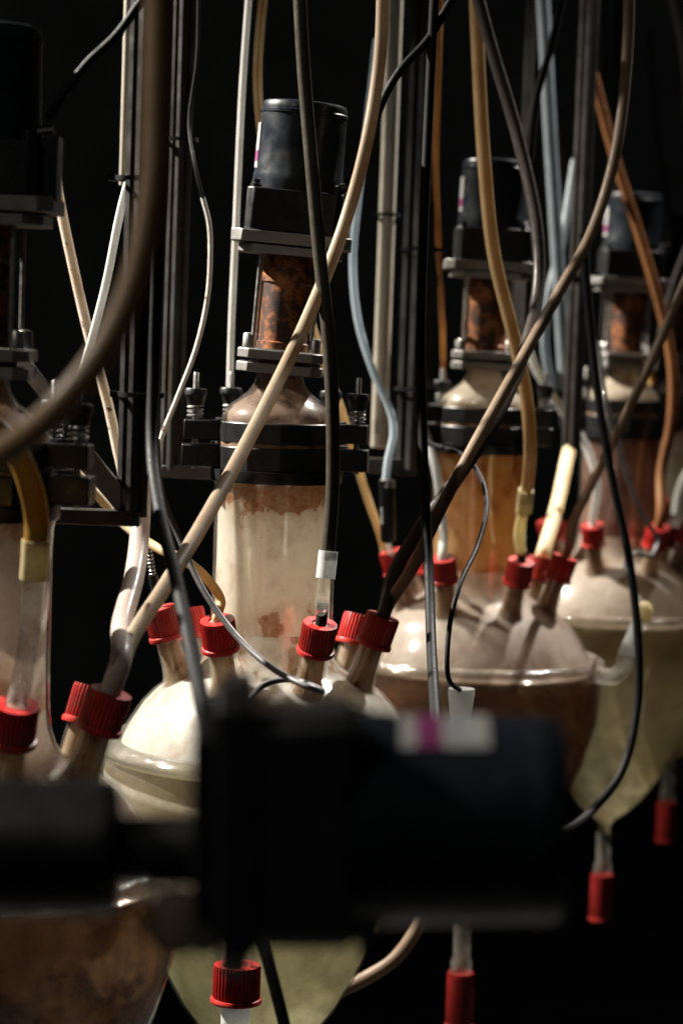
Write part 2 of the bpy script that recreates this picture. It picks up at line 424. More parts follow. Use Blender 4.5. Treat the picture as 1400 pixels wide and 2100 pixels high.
def motor_head(root, tilt, label_az, lab=(347, 255), shift=0.0, housing=True, mats=None, side_block=False):
    """stirrer neck plates, housing, mount plates, gearbox and motor; z in photo pixels above the rim"""
    P = Matrix.Translation((0, 0, 790 * U)) @ Matrix.Rotation(tilt, 4, 'Y') @ Matrix.Translation((0, 0, -790 * U))
    def Z(y): return (1545 - y - (865 - y) * 0.025) * U
    def add(name, mb, mat, parent=root, bevel=0.0, smooth=35): return obj(name, mb.xf(P), mat, parent, bevel, smooth)
    def octo(hw, hd, c, z0, z1):
        return MB().prism([(x * U, y * U) for x, y in ((-hw, -hd + c), (-hw + c, -hd), (hw - c, -hd), (hw, -hd + c), (hw, hd - c), (hw - c, hd), (-hw + c, hd), (-hw, hd - c))], z0, z1)
    add('neck_flange', octo(86, 78, 22, Z(764), Z(745)), 'plate', bevel=0.0008)
    add('neck_flange', octo(86, 78, 22, Z(736), Z(717)), 'plate', bevel=0.0008)
    add('gasket', MB().lathe([(60 * U, Z(745.5)), (60 * U, Z(735.5))], 32), 'seal')
    for sx in (-1, 1):
        for sy in (-1, 1):
            add('flange_bolt', MB().lathe([(12 * U, 0), (12 * U, 26 * U), (10 * U, 29 * U), (4 * U, 29.5 * U)], 14).xf(Matrix.Translation((sx * 66 * U, sy * 52 * U, Z(716)))), 'steel')
            add('tie_rod', MB().lathe([(4 * U, Z(690)), (4 * U, Z(522))], 10).xf(Matrix.Translation((sx * 58 * U, sy * 60 * U, 0))), 'steel')
    add('stirrer_housing', MB().lathe([(52 * U, Z(715)), (52 * U, Z(700)), (49 * U, Z(698)), (49 * U, Z(580)), (53 * U, Z(576)), (53 * U, Z(522))], 36), 'rust')
    add('mount_plate', octo(104, 90, 30, Z(521), Z(504)), 'plate', bevel=0.0008)
    add('mount_plate', octo(120, 96, 22, Z(500), Z(476)), 'plate', bevel=0.0008)
    add('spacer', MB().lathe([(70 * U, Z(504)), (70 * U, Z(500))], 32), 'black')
    gb = add('gearbox', octo(96, 92, 14, Z(475), Z(389)), 'black', bevel=0.0015)
    for sx in (-1, 1):
        for sy in (-1, 1):
            add('bolt', MB().lathe([(11 * U, 0), (11 * U, 6 * U), (8 * U, 8 * U), (8 * U, 15 * U), (5 * U, 17 * U)], 12).xf(Matrix.Translation((sx * 80 * U, sy * 76 * U, Z(389)))), 'black', gb)
    if side_block:
        add('terminal_block', MB().box((110 * U, -30 * U, Z(430)), (26 * U, 70 * U, 100 * U)), 'motor', gb, 0.001)
    mo = add('motor', MB().lathe([(91 * U, Z(389)), (91 * U, Z(372)), (90 * U, Z(356)), (89 * U, Z(353)), (88 * U, Z(300)), (86.5 * U, Z(232))], 64), 'motor')
    add('end_cap', MB().lathe([(88.5 * U, Z(232)), (88.5 * U, Z(226)), (86 * U, Z(224)), (86 * U, Z(214)), (82 * U, Z(208)), (76 * U, Z(206))], 64), 'motor', mo)
    add('cable_gland', MB().tube([(84 * U, -20 * U, Z(375)), (112 * U, -24 * U, Z(370))], 11 * U, 12), 'black', mo)
    # label wrapped on the side of the motor
    def patch(a0, a1, z0, z1, r):
        b = MB(); vs = []; n = 8
        for z in (z0, z1):
            for i in range(n + 1):
                a = a0 + (a1 - a0) * i / n; vs.append((r * U * math.cos(a), r * U * math.sin(a), Z(z)))
        return b.add(vs, [(i, i + 1, n + 2 + i, n + 1 + i) for i in range(n)])
    la, lw = label_az, R(34)
    lb = add('label', patch(la, la + lw, lab[0], lab[1], 89.6), 'label', mo)
    add('label_band', patch(la, la + lw, 334, 312, 90.0), 'magenta', mo)
    add('label_print', patch(la + lw * 0.15, la + lw * 0.85, 306, 300, 90.0), 'print', mo)
    add('label_print', patch(la + lw * 0.15, la + lw * 0.6, 296, 292, 90.0), 'print', mo)
    return P

RIMS = {}
def reactor(key, px, py, d, label, mats, tilt=0.0, stopper='tall', side_block=False, label_az=R(168)):
    loc = at(px, py, d)
    if RIMS: loc.z = RIMS[2].z
    root = empty('glass_reactor', loc); tag(root, label, 'reactor', 'stirred glass reactors standing in a row')
    RIMS[key] = Vector(loc)
    # bowl below the rim, dome, cylinder and lid: clear glass, and inside it what has dried on it
    def shell(name, prof, inset, mat, n=72, parent=root, mw=None, z_in=0.0):
        o = obj(name, MB().lathe([(x * U, z * U) for x, z in prof], n, False), 'shell', parent, smooth=60, mw=mw)
        obj('residue', MB().lathe([((x - inset) * U, (z - z_in) * U) for x, z in prof], n, False), mat, o, smooth=60)
        return o
    shell('glass_bowl', ((306, 21), (318, 2), (336, -6), (339, -40), (338, -85), (332, -139), (298, -257), (242, -355), (206, -440), (162, -520), (116, -582), (70, -628), (36, -652), (24, -668), (22, -700)), 6, mats['bowl'])
    obj('glass_rim', MB().ring([(x * U, z * U) for x, z in ((300, 2), (332, -1), (341, 2), (346, 11), (343, 22), (334, 28), (318, 30), (302, 26))], 96), mats['rim'], root, smooth=60)
    shell('glass_dome', ((306, 20), (302, 32), (286, 62), (262, 100), (236, 128), (205, 150), (172, 168), (150, 182), (137, 200), (129, 224), (125, 256)), 7, mats['dome'])
    shell('glass_cylinder', ((125, 255), (124, 300), (123.5, 420), (124, 545), (128, 562)), 7, mats['cyl'], z_in=0)
    for k in range(7):
        p = shell('port', ((60, -122), (46, -106), (37, -92), (31, -74), (28, -50), (27, -20), (27, 4)), 4.5, mats['port'], 28, mw=port_matrix(k))
        obj('screw_cap', None, None, p, mesh=CAP, mw=Matrix.Translation((0, 0, -2 * U)) @ Matrix.Rotation(random.random() * 6, 4, 'Z'))
        obj('seal', MB().lathe([(16 * U, 50 * U), (16 * U, 60 * U), (12 * U, 61 * U)], 16), 'septum', p)
    # clamp ring
    obj('clamp_ring', MB().ring([(x * U, z * U) for x, z in ((118, 560), (132, 560), (134, 566), (134, 584), (118, 584))], 48), 'clamp', root)
    oct_ = [(128 * U * math.cos(R(a)), 128 * U * math.sin(R(a))) for a in range(-90 - 56, 270 - 56, 30)]
    lo = obj('lower_clamp', MB().prism(oct_, 584 * U, 632 * U), 'clamp', root, 0.0015, 20)
    up = obj('upper_clamp', MB().prism([(x * 0.985, y * 0.985) for x, y in oct_], 638 * U, 681 * U), 'clamp', root, 0.0015, 20)
    obj('gasket', MB().lathe([(122 * U, 631 * U), (122 * U, 639 * U)], 48), 'seal', root)
    for (x, y) in ((-168, -8), (-104, 142), (104, 142), (160, -12)):
        L = math.hypot(x, y); a = math.atan2(y, x)
        mx = (L + 100) / 2 * math.cos(a); my = (L + 100) / 2 * math.sin(a)
        obj('clamp_lug', MB().box((mx * U, my * U, 608 * U), ((L - 100 + 50) * U, 62 * U, 44 * U), a), 'clamp', root, 0.0012)
        obj('clamp_lug', MB().box((mx * U, my * U, 661 * U), ((L - 100 + 44) * U, 56 * U, 38 * U), a), 'clamp', root, 0.0012)
        bo = obj('clamp_bolt', MB().lathe([(6 * U, 580 * U), (6 * U, 772 * U), (4.5 * U, 775 * U)], 10), 'steel', root, mw=Matrix.Translation((x * U, y * U, 0)))
        obj('spring', None, None, bo, mesh=SPRING, mw=Matrix.Translation((0, 0, 680 * U)))
        obj('knob', None, None, bo, mesh=KNOB, mw=Matrix.Translation((0, 0, 680 * U)))
    # lid and head
    shell('glass_lid', ((114, 678), (115, 690), (110, 702), (98, 715), (80, 728), (64, 740), (53, 755), (47, 772), (46, 786)), 4, mats['lid'], 56, z_in=3)
    motor_head(root, tilt, label_az, side_block=side_block)
    # side nozzle on the rim and outlet under the bowl
    sn = obj('side_nozzle', MB().tube(spline([Vector(q) * U for q in ((300, -130, 4), (352, -150, 0), (376, -160, 24), (384, -162, 60))], 6), 22 * U, 16), 'dirty_glass', root)
    if stopper == 'tall':
        obj('stopper', MB().lathe([(x * U, z * U) for x, z in ((17, 50), (20, 92), (24, 96), (24, 104), (18, 108), (22, 124), (26, 160), (26, 172), (12, 174))], 20), 'sleeve', sn, mw=Matrix.Translation((384 * U, -162 * U, 0)))
    else:
        obj('stopper', MB().tube([Vector(q) * U for q in ((382, -162, 56), (400, -165, 110), (414, -168, 158))], lambda t: (22 - 5 * t) * U, 16), 'sleeve', sn)
        obj('plug', MB().lathe([(x * U, z * U) for x, z in ((20, 0), (25, 8), (25, 30), (17, 44), (8, 52))], 18), 'amber_sleeve', sn, mw=Matrix.Translation(Vector((415, -168, 150)) * U) @ Matrix.Rotation(R(16), 4, 'Y'))
    ou = obj('outlet_tube', MB().lathe([(x * U, z * U) for x, z in ((25, -698), (23, -730), (22, -790), (28, -800), (27, -830))], 24, False), 'glass', root)
    obj('outlet_cap', None, None, ou, mesh=CAP45, mw=Matrix.Translation((0, 0, -980 * U)))
    return root

# ------------------------------------------------------------------ the five reactors
ports_white = m_residue('port_film_white', (0.56, 0.46, 0.34), (0.38, 0.27, 0.16), (0.17, 0.085, 0.03), top=(0.0, 0.02), bottom=(-0.05, -0.02), top_amt=0.0, bot_amt=0.0, thr=0.62)
ports_brown = m_residue('port_film_brown', (0.46, 0.34, 0.23), (0.32, 0.2, 0.11), (0.16, 0.07, 0.028), top=(0.0, 0.02), bottom=(-0.05, -0.02), top_amt=0.0, bot_amt=0.0, thr=0.62)
R2 = dict(
    bowl=m_bowl('bowl_pale_green', [(0.0, (0.34, 0.30, 0.22)), (0.03, (0.20, 0.16, 0.115)), (0.105, (0.19, 0.15, 0.105)), (0.112, (0.85, 0.82, 0.72)), (0.125, (0.8, 0.76, 0.65)), (0.14, (0.36, 0.31, 0.235)), (0.30, (0.34, 0.29, 0.2)), (0.36, (0.46, 0.36, 0.15)), (0.42, (0.50, 0.42, 0.19)), (0.5, (0.64, 0.63, 0.38)), (1.0, (0.72, 0.71, 0.48))], (0.36, 0.31, 0.16), 0.58, 0.5, clear=0.14, tilt=0.12),
    rim='rim_olive',
    dome=m_residue('dome_white', (0.80, 0.78, 0.73), (0.74, 0.70, 0.63), (0.36, 0.22, 0.11), top=(0.06, 0.12), bottom=(-0.1, 0.02), top_amt=0.10, bot_amt=0.0, thr=0.88, streak=0.25, port_amt=0.3),
    cyl=m_residue('cylinder_white', (0.85, 0.79, 0.68), (0.80, 0.72, 0.58), (0.30, 0.105, 0.02), top=(0.258, 0.284), bottom=(0.11, 0.20), top_amt=0.36, bot_amt=0.40, thr=0.80, streak=0.12),
    lid=m_residue('lid_brown_pink', (0.50, 0.38, 0.30), (0.36, 0.25, 0.18), (0.16, 0.09, 0.055), top=(0.375, 0.40), bottom=(0.3, 0.34), top_amt=0.3, bot_amt=0.0, thr=0.58, streak=0.25, clear=0.22),
    port=ports_white)
reactor(2, 548, 1545, 1.0, 'glass reactor with white coated cylinder in sharp focus, second in the row', R2, tilt=R(3.6))
R1 = dict(
    bowl=m_bowl('bowl_dark_brown', [(0.0, (0.20, 0.11, 0.06)), (0.12, (0.05, 0.02, 0.011)), (0.36, (0.03, 0.014, 0.008)), (0.46, (0.09, 0.085, 0.055)), (1.0, (0.16, 0.16, 0.12))], (0.34, 0.20, 0.11), 0.4, 0.85, coat=0.3, scale=22, clear=0.2),
    rim='rim_clear',
    dome=m_residue('dome_pinkish', (0.60, 0.53, 0.46), (0.5, 0.42, 0.35), (0.34, 0.2, 0.12), top=(0.08, 0.13), bottom=(-0.1, 0.02), top_amt=0.1, bot_amt=0.0, thr=0.88, port_amt=0.2),
    cyl=m_residue('cylinder_pinkish', (0.56, 0.50, 0.45), (0.48, 0.4, 0.35), (0.34, 0.16, 0.07), top=(0.27, 0.3), bottom=(0.12, 0.19), top_amt=0.2, bot_amt=0.1, thr=0.74, clear=0.15),
    lid=R2['lid'], port=ports_white)
reactor(1, -68, 1777, 0.775, 'glass reactor cut off by the left edge, dark brown bowl below', R1, side_block=True, stopper='tilted')
R3 = dict(
    bowl=m_bowl('bowl_amber_brown', [(0.0, (0.07, 0.026, 0.01)), (0.3, (0.085, 0.03, 0.01)), (0.6, (0.07, 0.03, 0.012)), (1.0, (0.06, 0.04, 0.02))], (0.20, 0.075, 0.018), 0.35, 0.6, coat=0.3, scale=20, clear=0.3),
    rim='rim_clear',
    dome=m_residue('dome_dusty_pink', (0.66, 0.56, 0.48), (0.56, 0.46, 0.38), (0.30, 0.14, 0.06), top=(0.08, 0.13), bottom=(-0.02, 0.05), top_amt=0.06, bot_amt=0.2, thr=0.92, streak=0.25, port_amt=0.24),
    cyl=m_residue('cylinder_amber', (0.66, 0.44, 0.20), (0.58, 0.34, 0.12), (0.34, 0.13, 0.03), top=(0.25, 0.3), bottom=(0.125, 0.2), top_amt=0.06, bot_amt=0.12, thr=0.66),
    lid=m_residue('lid_cream', (0.72, 0.64, 0.52), (0.64, 0.54, 0.42), (0.34, 0.22, 0.12), top=(0.39, 0.42), bottom=(0.3, 0.34), top_amt=0.25, bot_amt=0.0, thr=0.74),
    port=ports_brown)
reactor(3, 969, 1375, 1.29, 'glass reactor with amber brown cylinder and dark brown bowl, third in the row', R3, tilt=R(1.0), stopper='tilted')
R4 = dict(
    bowl=m_bowl('bowl_olive', [(0.0, (0.22, 0.17, 0.10)), (0.12, (0.20, 0.16, 0.08)), (0.3, (0.50, 0.48, 0.31)), (1.0, (0.68, 0.65, 0.44))], (0.28, 0.23, 0.10), 0.6, 0.6, clear=0.22),
    rim='rim_clear', dome=R3['dome'],
    cyl=m_residue('cylinder_red_brown', (0.36, 0.22, 0.16), (0.26, 0.14, 0.1), (0.14, 0.05, 0.03), top=(0.25, 0.3), bottom=(0.125, 0.2), top_amt=0.05, bot_amt=0.1, thr=0.68),
    lid=R3['lid'], port=ports_brown)
reactor(4, 1256, 1295, 1.54, 'glass reactor with red brown cylinder and olive bowl, blurred behind the amber one', R4, tilt=R(1.0), stopper='tilted')
R5 = dict(R4); R5['cyl'] = m_residue('cylinder_ivory', (0.68, 0.62, 0.48), (0.58, 0.5, 0.36), (0.34, 0.2, 0.08), top=(0.25, 0.3), bottom=(0.125, 0.2), top_amt=0.2, bot_amt=0.1, thr=0.74)
reactor(5, 1385, 1240, 1.79, 'farthest glass reactor with ivory cylinder, half cut off by the right edge', R5, stopper='tilted')

def cap_top(v, k, up=0.0, out=0.0, side=0.0):
    """point on the cap of port k of reactor v, up pixels above its top face"""
    return RIMS[v] + port_matrix(k) @ (Vector((side, out, 62 + up)) * U)

# ------------------------------------------------------------------ posts
def post(x, y, d, size, label, ties=(), rz=R(45), up=1.5, round_=False, arms=(), mat='profile', name='support_post'):
    base = at(x, y, d)
    root = empty(name, base); tag(root, label, 'post', 'hanging support posts' if not round_ else None)
    if not root.get('group'): pass
    h = size / 2; g = size * 0.14; dp = size * 0.2; c = size * 0.05
    q = [(-h + c, -h), (-g, -h), (-g, -h + dp), (g, -h + dp), (g, -h), (h - c, -h)]
    poly = []
    for k in range(4):
        m = Matrix.Rotation(k * math.pi / 2, 2)
        poly += [tuple(m @ Vector(p)) for p in q]
    if round_: obj('pipe', MB().lathe([(h * 0.9, 0), (h, 0.001), (h, up), (h * 0.9, up + 0.001)], 32), mat, root)
    else: obj('profile', MB().prism(poly, 0, up), mat, root, 0.0004, 25, mw=Matrix.Rotation(rz, 4, 'Z'))
    for (ty, extra) in ties:
        zz = (at(x, ty, d) - base).z
        w_ = size * (0.78 if not round_ else 0.56)
        t = obj('cable_tie', MB().ring([(w_, -0.0022), (w_ + 0.0016, -0.0022), (w_ + 0.0016, 0.0022), (w_, 0.0022)], 24), 'black', root, mw=Matrix.Translation((extra * U, -0.004, zz)) @ Matrix.Diagonal((1.25, 1.1, 1, 1)))
        obj('tie_head', MB().box((-w_ - 0.002, -0.004, 0), (0.007, 0.006, 0.005)), 'black', t)
    for (dx, dz, sx, sy, sz, nm, mt, ry) in arms:
        obj(nm, MB().box((0, 0, 0), (sx * U, sy * U, sz * U)), mt, root, 0.001, mw=Matrix.Translation((dx * U, 0, dz * U)) @ Matrix.Rotation(ry, 4, 'Y'))
    return root
post(270, 1060, 0.82, 0.0205, 'dark grooved metal post left of the white reactor, behind the blurred hose', ties=((370, -4), (808, 10)),
     arms=((-60, -2, 150, 40, 26, 'bracket_arm', 'profile', 0), (-48, 62, 110, 16, 34, 'brace', 'plate', R(50)), (-175, 235, 130, 14, 26, 'brace', 'plate', R(50))))
post(350, 965, 1.08, 0.0200, 'dark glossy grooved post directly left of the white reactor motor', arms=((40, -2, 120, 40, 28, 'bracket_arm', 'profile', 0),), ties=((290, 0),))
post(840, 962, 1.22, 0.0300, 'broad dark grooved post between the white and the amber reactor', ties=((512, 14), (797, 10)), arms=((-45, 5, 120, 40, 40, 'bracket_arm', 'profile', 0),))
post(1170, 930, 1.40, 0.0220, 'dark grooved post right of the amber reactor motor', ties=((562, 20),))
post(776, 918, 1.27, 0.0225, 'pale round pipe, brightly lit along its left side', ties=((442, 0),), round_=True, mat='pipe', name='round_pipe')
post(1062, 900, 1.62, 0.0230, 'dim grooved post behind the amber reactor motor', ties=())
post(1238, 880, 1.68, 0.0220, 'dim grooved post in the dark upper right corner', ties=())
post(255, 380, 1.05, 0.0120, 'short pale pipe at the top, mostly behind the left post', ties=(), round_=True, mat='pipe', name='round_pipe')

# ------------------------------------------------------------------ hoses and cables
def hose(name, label, cat, pts, width, mat, group=None, taper=None, extra=(), n=14):
    """width: real diameter in photo pixels of the reactor plane"""
    P = [p if isinstance(p, Vector) else at(*p) for p in pts]
    ctr = sum(P, Vector()) / len(P)
    base = P[-1]
    sp = spline([p - base for p in P])
    o = obj(name, MB().tube(sp, (lambda t: width / 2 * U * taper(t)) if taper else width / 2 * U, n), mat, smooth=60)
    o.location = base
    tag(o, label, cat, group)
    for (nm, q, wd, mt) in extra:
        Q = [p if isinstance(p, Vector) else at(*p) for p in q]
        Q = [p - base for p in Q]
        if len(Q) > 2: Q = spline(Q, 6)
        obj(nm, MB().tube(Q, wd / 2 * U, 16), mt, o, smooth=60)
    return o
G = 'silicone hoses hanging over the reactors'
C = 'cables hanging over the reactors'

hose('silicone_hose', 'thick out of focus hose sweeping across the upper left in front of everything', 'hose',
     [(328, -60, .47), (324, 150, .47), (314, 400, .47), (274, 585, .47), (208, 725, .47), (110, 845, .47), (0, 930, .48), (-90, 985, .49)], 29, 'tan_dark', G)
hose('silicone_hose', 'long beige hose running diagonally from top centre across the white reactor', 'hose',
     [(786, -60, .955), (779, 110, .955), (752, 290, .95), (706, 460, .945), (636, 640, .925), (541, 840, .885), (435, 1040, .84), (340, 1200, .80), (270, 1310, .775), cap_top(1, 1, 30, 0, 8), cap_top(1, 1, -8, 0, 4)], 26, 'beige', G)
k0 = cap_top(2, 0, 0)
hose('silicone_hose', 'dark silt filled hose hanging in front of the white reactor, milky sleeve at its end', 'hose',
     [(612, -60, .93), (622, 130, .93), (640, 350, .93), (655, 520, .93), (674, 700, .93), (682, 870, .93), (681, 1020, .93), (671, 1150, .93)], 27, 'dark_hose', G,
     extra=(('sleeve', [(673, 1130, .93), (670, 1160, .93), (667, 1186, .93)], 37, 'sleeve'),
            ('glass_tube', [(669, 1165, .93), (661, 1225, .928), k0 + Vector((0, 0, 26 * U))], 26, 'glass'),
            ('barb_connector', [k0 + Vector((.002, 0, 42 * U)), k0 + Vector((.001, 0, 4 * U)), k0 + Vector((0, 0, -6 * U))], 23, 'rubber')))
hose('silicone_hose', 'straight thin white tube left of the white reactor motor', 'hose',
     [(514, -60, 1.08), (497, 180, 1.08), (484, 460, 1.08), (475, 660, 1.08), (470, 830, 1.08)], 15, 'white_hose', G)
k4 = cap_top(3, 4, 0)
hose('silicone_hose', 'thin cream tube passing behind the white reactor motor towards the amber reactor', 'hose',
     [(546, -60, 1.24), (531, 90, 1.24), (529, 190, 1.24), (548, 350, 1.24), (592, 520, 1.24), (650, 700, 1.25), (702, 850, 1.27), (748, 1005, 1.29), (786, 1120, 1.3), (790, 1150, 1.3)], 20, 'cream', G)
hose('silicone_hose', 'pale blue tube curving down beside the bright pipe to the black probe', 'hose',
     [(772, 80, 1.2), (752, 260, 1.2), (730, 440, 1.2), (723, 540, 1.2), (734, 660, 1.2), (768, 770, 1.2), (802, 850, 1.2), (806, 890, 1.2), (795, 945, 1.2), (790, 990, 1.2)], 19, 'blue_hose', G)
k5 = cap_top(3, 5, 0)
pr = obj('probe', MB().tube([at(790, 985, 1.2) - k5, at(793, 1000, 1.2) - k5, at(795, 1105, 1.22) - k5], 16 * U * 1.2, 18), 'black', smooth=50)
pr.location = k5
tag(pr, 'black cylindrical probe above the leftmost cap of the amber reactor', 'probe')
obj('stem', MB().tube([at(795, 1100, 1.22) - k5, at(796, 1130, 1.24) - k5, Vector((0, 0, -6 * U))], 9 * U, 12), 'glass', pr)
obj('marking', MB().tube([at(783, 1040, 1.19) - k5, at(784, 1075, 1.19) - k5], 3 * U, 8), 'label', pr)
obj('gland', MB().lathe([(19 * U, -12 * U), (19 * U, 6 * U), (13 * U, 10 * U)], 16), 'steel', pr, mw=Matrix.Translation(at(794, 990, 1.2) - k5))
hose('silicone_hose', 'thin tan tube beside the dark post, left of the amber reactor motor', 'hose',
     [(904, -60, 1.18), (897, 180, 1.18), (893, 330, 1.2), (898, 480, 1.22), (905, 620, 1.27), (909, 760, 1.34), (908, 850, 1.36)], 14, 'ochre', G)
k0 = cap_top(3, 0, 0)
hose('silicone_hose', 'ochre tan hose arcing down in front of the amber reactor', 'hose',
     [(972, -60, 1.12), (980, 120, 1.12), (992, 330, 1.12), (1012, 520, 1.13), (1050, 680, 1.14), (1076, 800, 1.15), (1086, 900, 1.16), (1080, 1000, 1.215), (1076, 1030, 1.22)], 31, 'tan', G,
     extra=(('sleeve', [(1078, 1005, 1.215), (1073, 1050, 1.222)], 40, 'amber_sleeve'), ('glass_tube', [(1074, 1040, 1.221), (1063, 1100, 1.235), k0 + Vector((0, 0, 22 * U))], 27, 'amber_sleeve'), ('barb_connector', [k0 + Vector((0, 0, 30 * U)), k0], 24, 'rubber')))
hose('silicone_hose', 'dark smoky hose curving from the top right down to the white reactor', 'hose',
     [(965, -60, 1.1), (1005, 90, 1.1), (1058, 270, 1.1), (1098, 450, 1.09), (1104, 580, 1.08), (1078, 710, 1.06), (1015, 860, 1.03), (930, 990, 1.01), (850, 1100, 1.0), (802, 1190, .992), cap_top(2, 1, 20, 0, -10), cap_top(2, 1, -8, 0, -8)], 29, 'smoke', G)
hose('silicone_hose', 'brown hose running parallel to the smoky one towards the white reactor', 'hose',
     [(1290, -60, 1.1), (1285, 110, 1.1), (1262, 310, 1.09), (1215, 470, 1.08), (1145, 600, 1.06), (1065, 745, 1.03), (985, 890, 1.0), (905, 1040, .985), (845, 1165, .98), cap_top(2, 1, 26, 0, 14), cap_top(2, 1, -8, 0, 8)], 25, 'brown', G)
hose('silicone_hose', 'orange brown hose bending at the right edge down to the farther reactors', 'hose',
     [(1215, 150, 1.5), (1262, 330, 1.5), (1310, 480, 1.5), (1348, 610, 1.5), (1376, 740, 1.5), (1376, 860, 1.5), (1355, 970, 1.5), cap_top(4, 0, 40), cap_top(4, 0, -6)], 32, 'orange', G)
hose('silicone_hose', 'grey brown tube slanting from the right edge into the amber reactor', 'hose',
     [(1440, 500, 1.2), (1395, 600, 1.2), (1335, 740, 1.2), (1268, 880, 1.21), (1208, 1000, 1.25), (1168, 1090, 1.27), cap_top(3, 1, 24, 0, 10), cap_top(3, 1, -8, 0, 6)], 24, 'brown', G)
hose('silicone_hose', 'thick ivory tube emerging below the right post into the amber reactor', 'hose',
     [(1185, 700, 1.46), (1176, 860, 1.43), (1158, 960, 1.38), (1138, 1050, 1.345), cap_top(3, 2, 20), cap_top(3, 2, -8)], 40, 'cream', G,)
hose('silicone_hose', 'wide pinkish hose below the left post into the leftmost reactor', 'hose',
     [(300, 800, .86), (292, 980, .85), (287, 1090, .84), (276, 1180, .82), (250, 1280, .79), cap_top(1, 1, 50, 0, -6), cap_top(1, 1, -8, 0, -6)], 34, 'pink_hose', G)
hose('silicone_hose', 'cream tube with rust specks slanting down from the left motor', 'hose',
     [(112, 350, 1.0), (126, 430, 1.0), (150, 545, 1.0), (186, 700, 1.0), (222, 830, 1.0), (243, 930, 1.0), (262, 1010, 1.0)], 21, 'speckled', G)
hose('silicone_hose', 'cream tube arcing into the front left cap of the white reactor', 'hose',
     [(120, 930, .98), (195, 1010, .98), (260, 1080, .97), (320, 1122, .96), (380, 1150, .95), (425, 1188, .955), (453, 1232, .957), cap_top(2, 6, 6), cap_top(2, 6, -10)], 19, 'cream', G)
hose('silicone_hose', 'straight white tube crossing the specked tube left of the left post', 'hose',
     [(275, 330, .93), (248, 430, .93), (218, 580, .93), (190, 690, .93), (166, 780, .93), (150, 880, .93)], 16, 'white_hose', G)
k0 = cap_top(1, 0, 0)
hose('silicone_hose', 'amber filled hose with milky sleeve on the leftmost reactor', 'hose',
     [(-60, 860, .72), (-10, 880, .72), (35, 930, .72), (64, 1000, .72), (76, 1070, .725), (73, 1120, .725)], 37, 'amber_fill', G,
     extra=(('sleeve', [(74, 1108, .725), (72, 1150, .726), (69, 1188, .727)], 42, 'amber_sleeve'), ('glass_tube', [(70, 1170, .727), (62, 1300, .735), k0 + Vector((0, 0, -6 * U))], 33, 'dirty_glass')))
k6 = cap_top(3, 6, 0)
hose('silicone_hose', 'short white tube standing in the front left cap of the amber reactor', 'hose',
     [(868, 880, 1.26), (893, 960, 1.25), (905, 1040, 1.25), (909, 1095, 1.25), k6 + Vector((0, 0, 10 * U)), k6 - Vector((0, 0, 8 * U))], 24, 'white_hose', G)
k6 = cap_top(4, 6, 0)
hose('silicone_hose', 'grey white tube curving behind the right post to the red brown reactor', 'hose',
     [(1075, 700, 1.46), (1100, 760, 1.46), (1150, 840, 1.46), (1198, 910, 1.46), (1222, 985, 1.46), k6 + Vector((0, 0, 10 * U)), k6 - Vector((0, 0, 8 * U))], 24, 'white_hose', G)
hose('silicone_hose', 'short orange tube leaning above the red brown reactor lid', 'hose',
     [(1262, 560, 1.55), (1282, 620, 1.55), (1310, 700, 1.55), (1338, 790, 1.55)], 28, 'ochre', G)
for lab, pts, wd, mt in (
    ('broad pale blue hose hanging behind the right post', [(1108, -80, 1.46), (1116, 60, 1.46), (1126, 250, 1.46), (1138, 450, 1.46), (1148, 620, 1.46), (1158, 800, 1.46)], 40, 'dim_blue'),
    ('narrow blue grey hose bending behind the amber reactor motor', [(1178, 330, 1.5), (1150, 500, 1.48), (1126, 600, 1.47), (1116, 700, 1.47), (1130, 800, 1.47)], 26, 'dim_blue'),
    ('faint tan hose hanging behind the blue hoses', [(1090, -60, 1.8), (1115, 120, 1.8), (1148, 300, 1.8), (1172, 450, 1.8), (1180, 600, 1.8)], 40, 'brown'),
    ('thin lilac grey tube in the top right corner', [(1360, -60, 1.6), (1385, 40, 1.6), (1402, 140, 1.6), (1410, 260, 1.6)], 22, 'white_hose'),
    ('faint grey tube curving beside the right edge', [(1330, 60, 1.9), (1345, 250, 1.9), (1370, 420, 1.9), (1395, 540, 1.9)], 20, 'smoke'),
    ('dim brown tube crossing in front of the farthest motors', [(1420, 480, 1.65), (1385, 570, 1.65), (1362, 650, 1.65), (1345, 760, 1.65)], 26, 'smoke'),
    ('thin bluish tube hanging at upper right between posts', [(1235, -60, 1.75), (1242, 100, 1.75), (1240, 250, 1.75), (1258, 400, 1.75)], 20, 'smoke'),
    ('short white tube at the right edge above the farthest cap', [(1440, 930, 1.72), (1405, 975, 1.72), (1390, 1015, 1.72), (1384, 1055, 1.72)], 30, 'white_hose'),
    ('pale pipe glimpsed below the large motor', [(680, 2040, 1.12), (760, 2000, 1.12), (815, 1960, 1.12), (860, 1890, 1.12), (875, 1800, 1.12)], 32, 'brown'),
    ('ivory arm reaching in from the right edge beside the olive bowl', [(1440, 1490, 1.6), (1395, 1535, 1.6), (1350, 1555, 1.6), (1325, 1590, 1.6)], 46, 'cream')):
    hose('silicone_hose', lab, 'hose', pts, wd, mt, G)

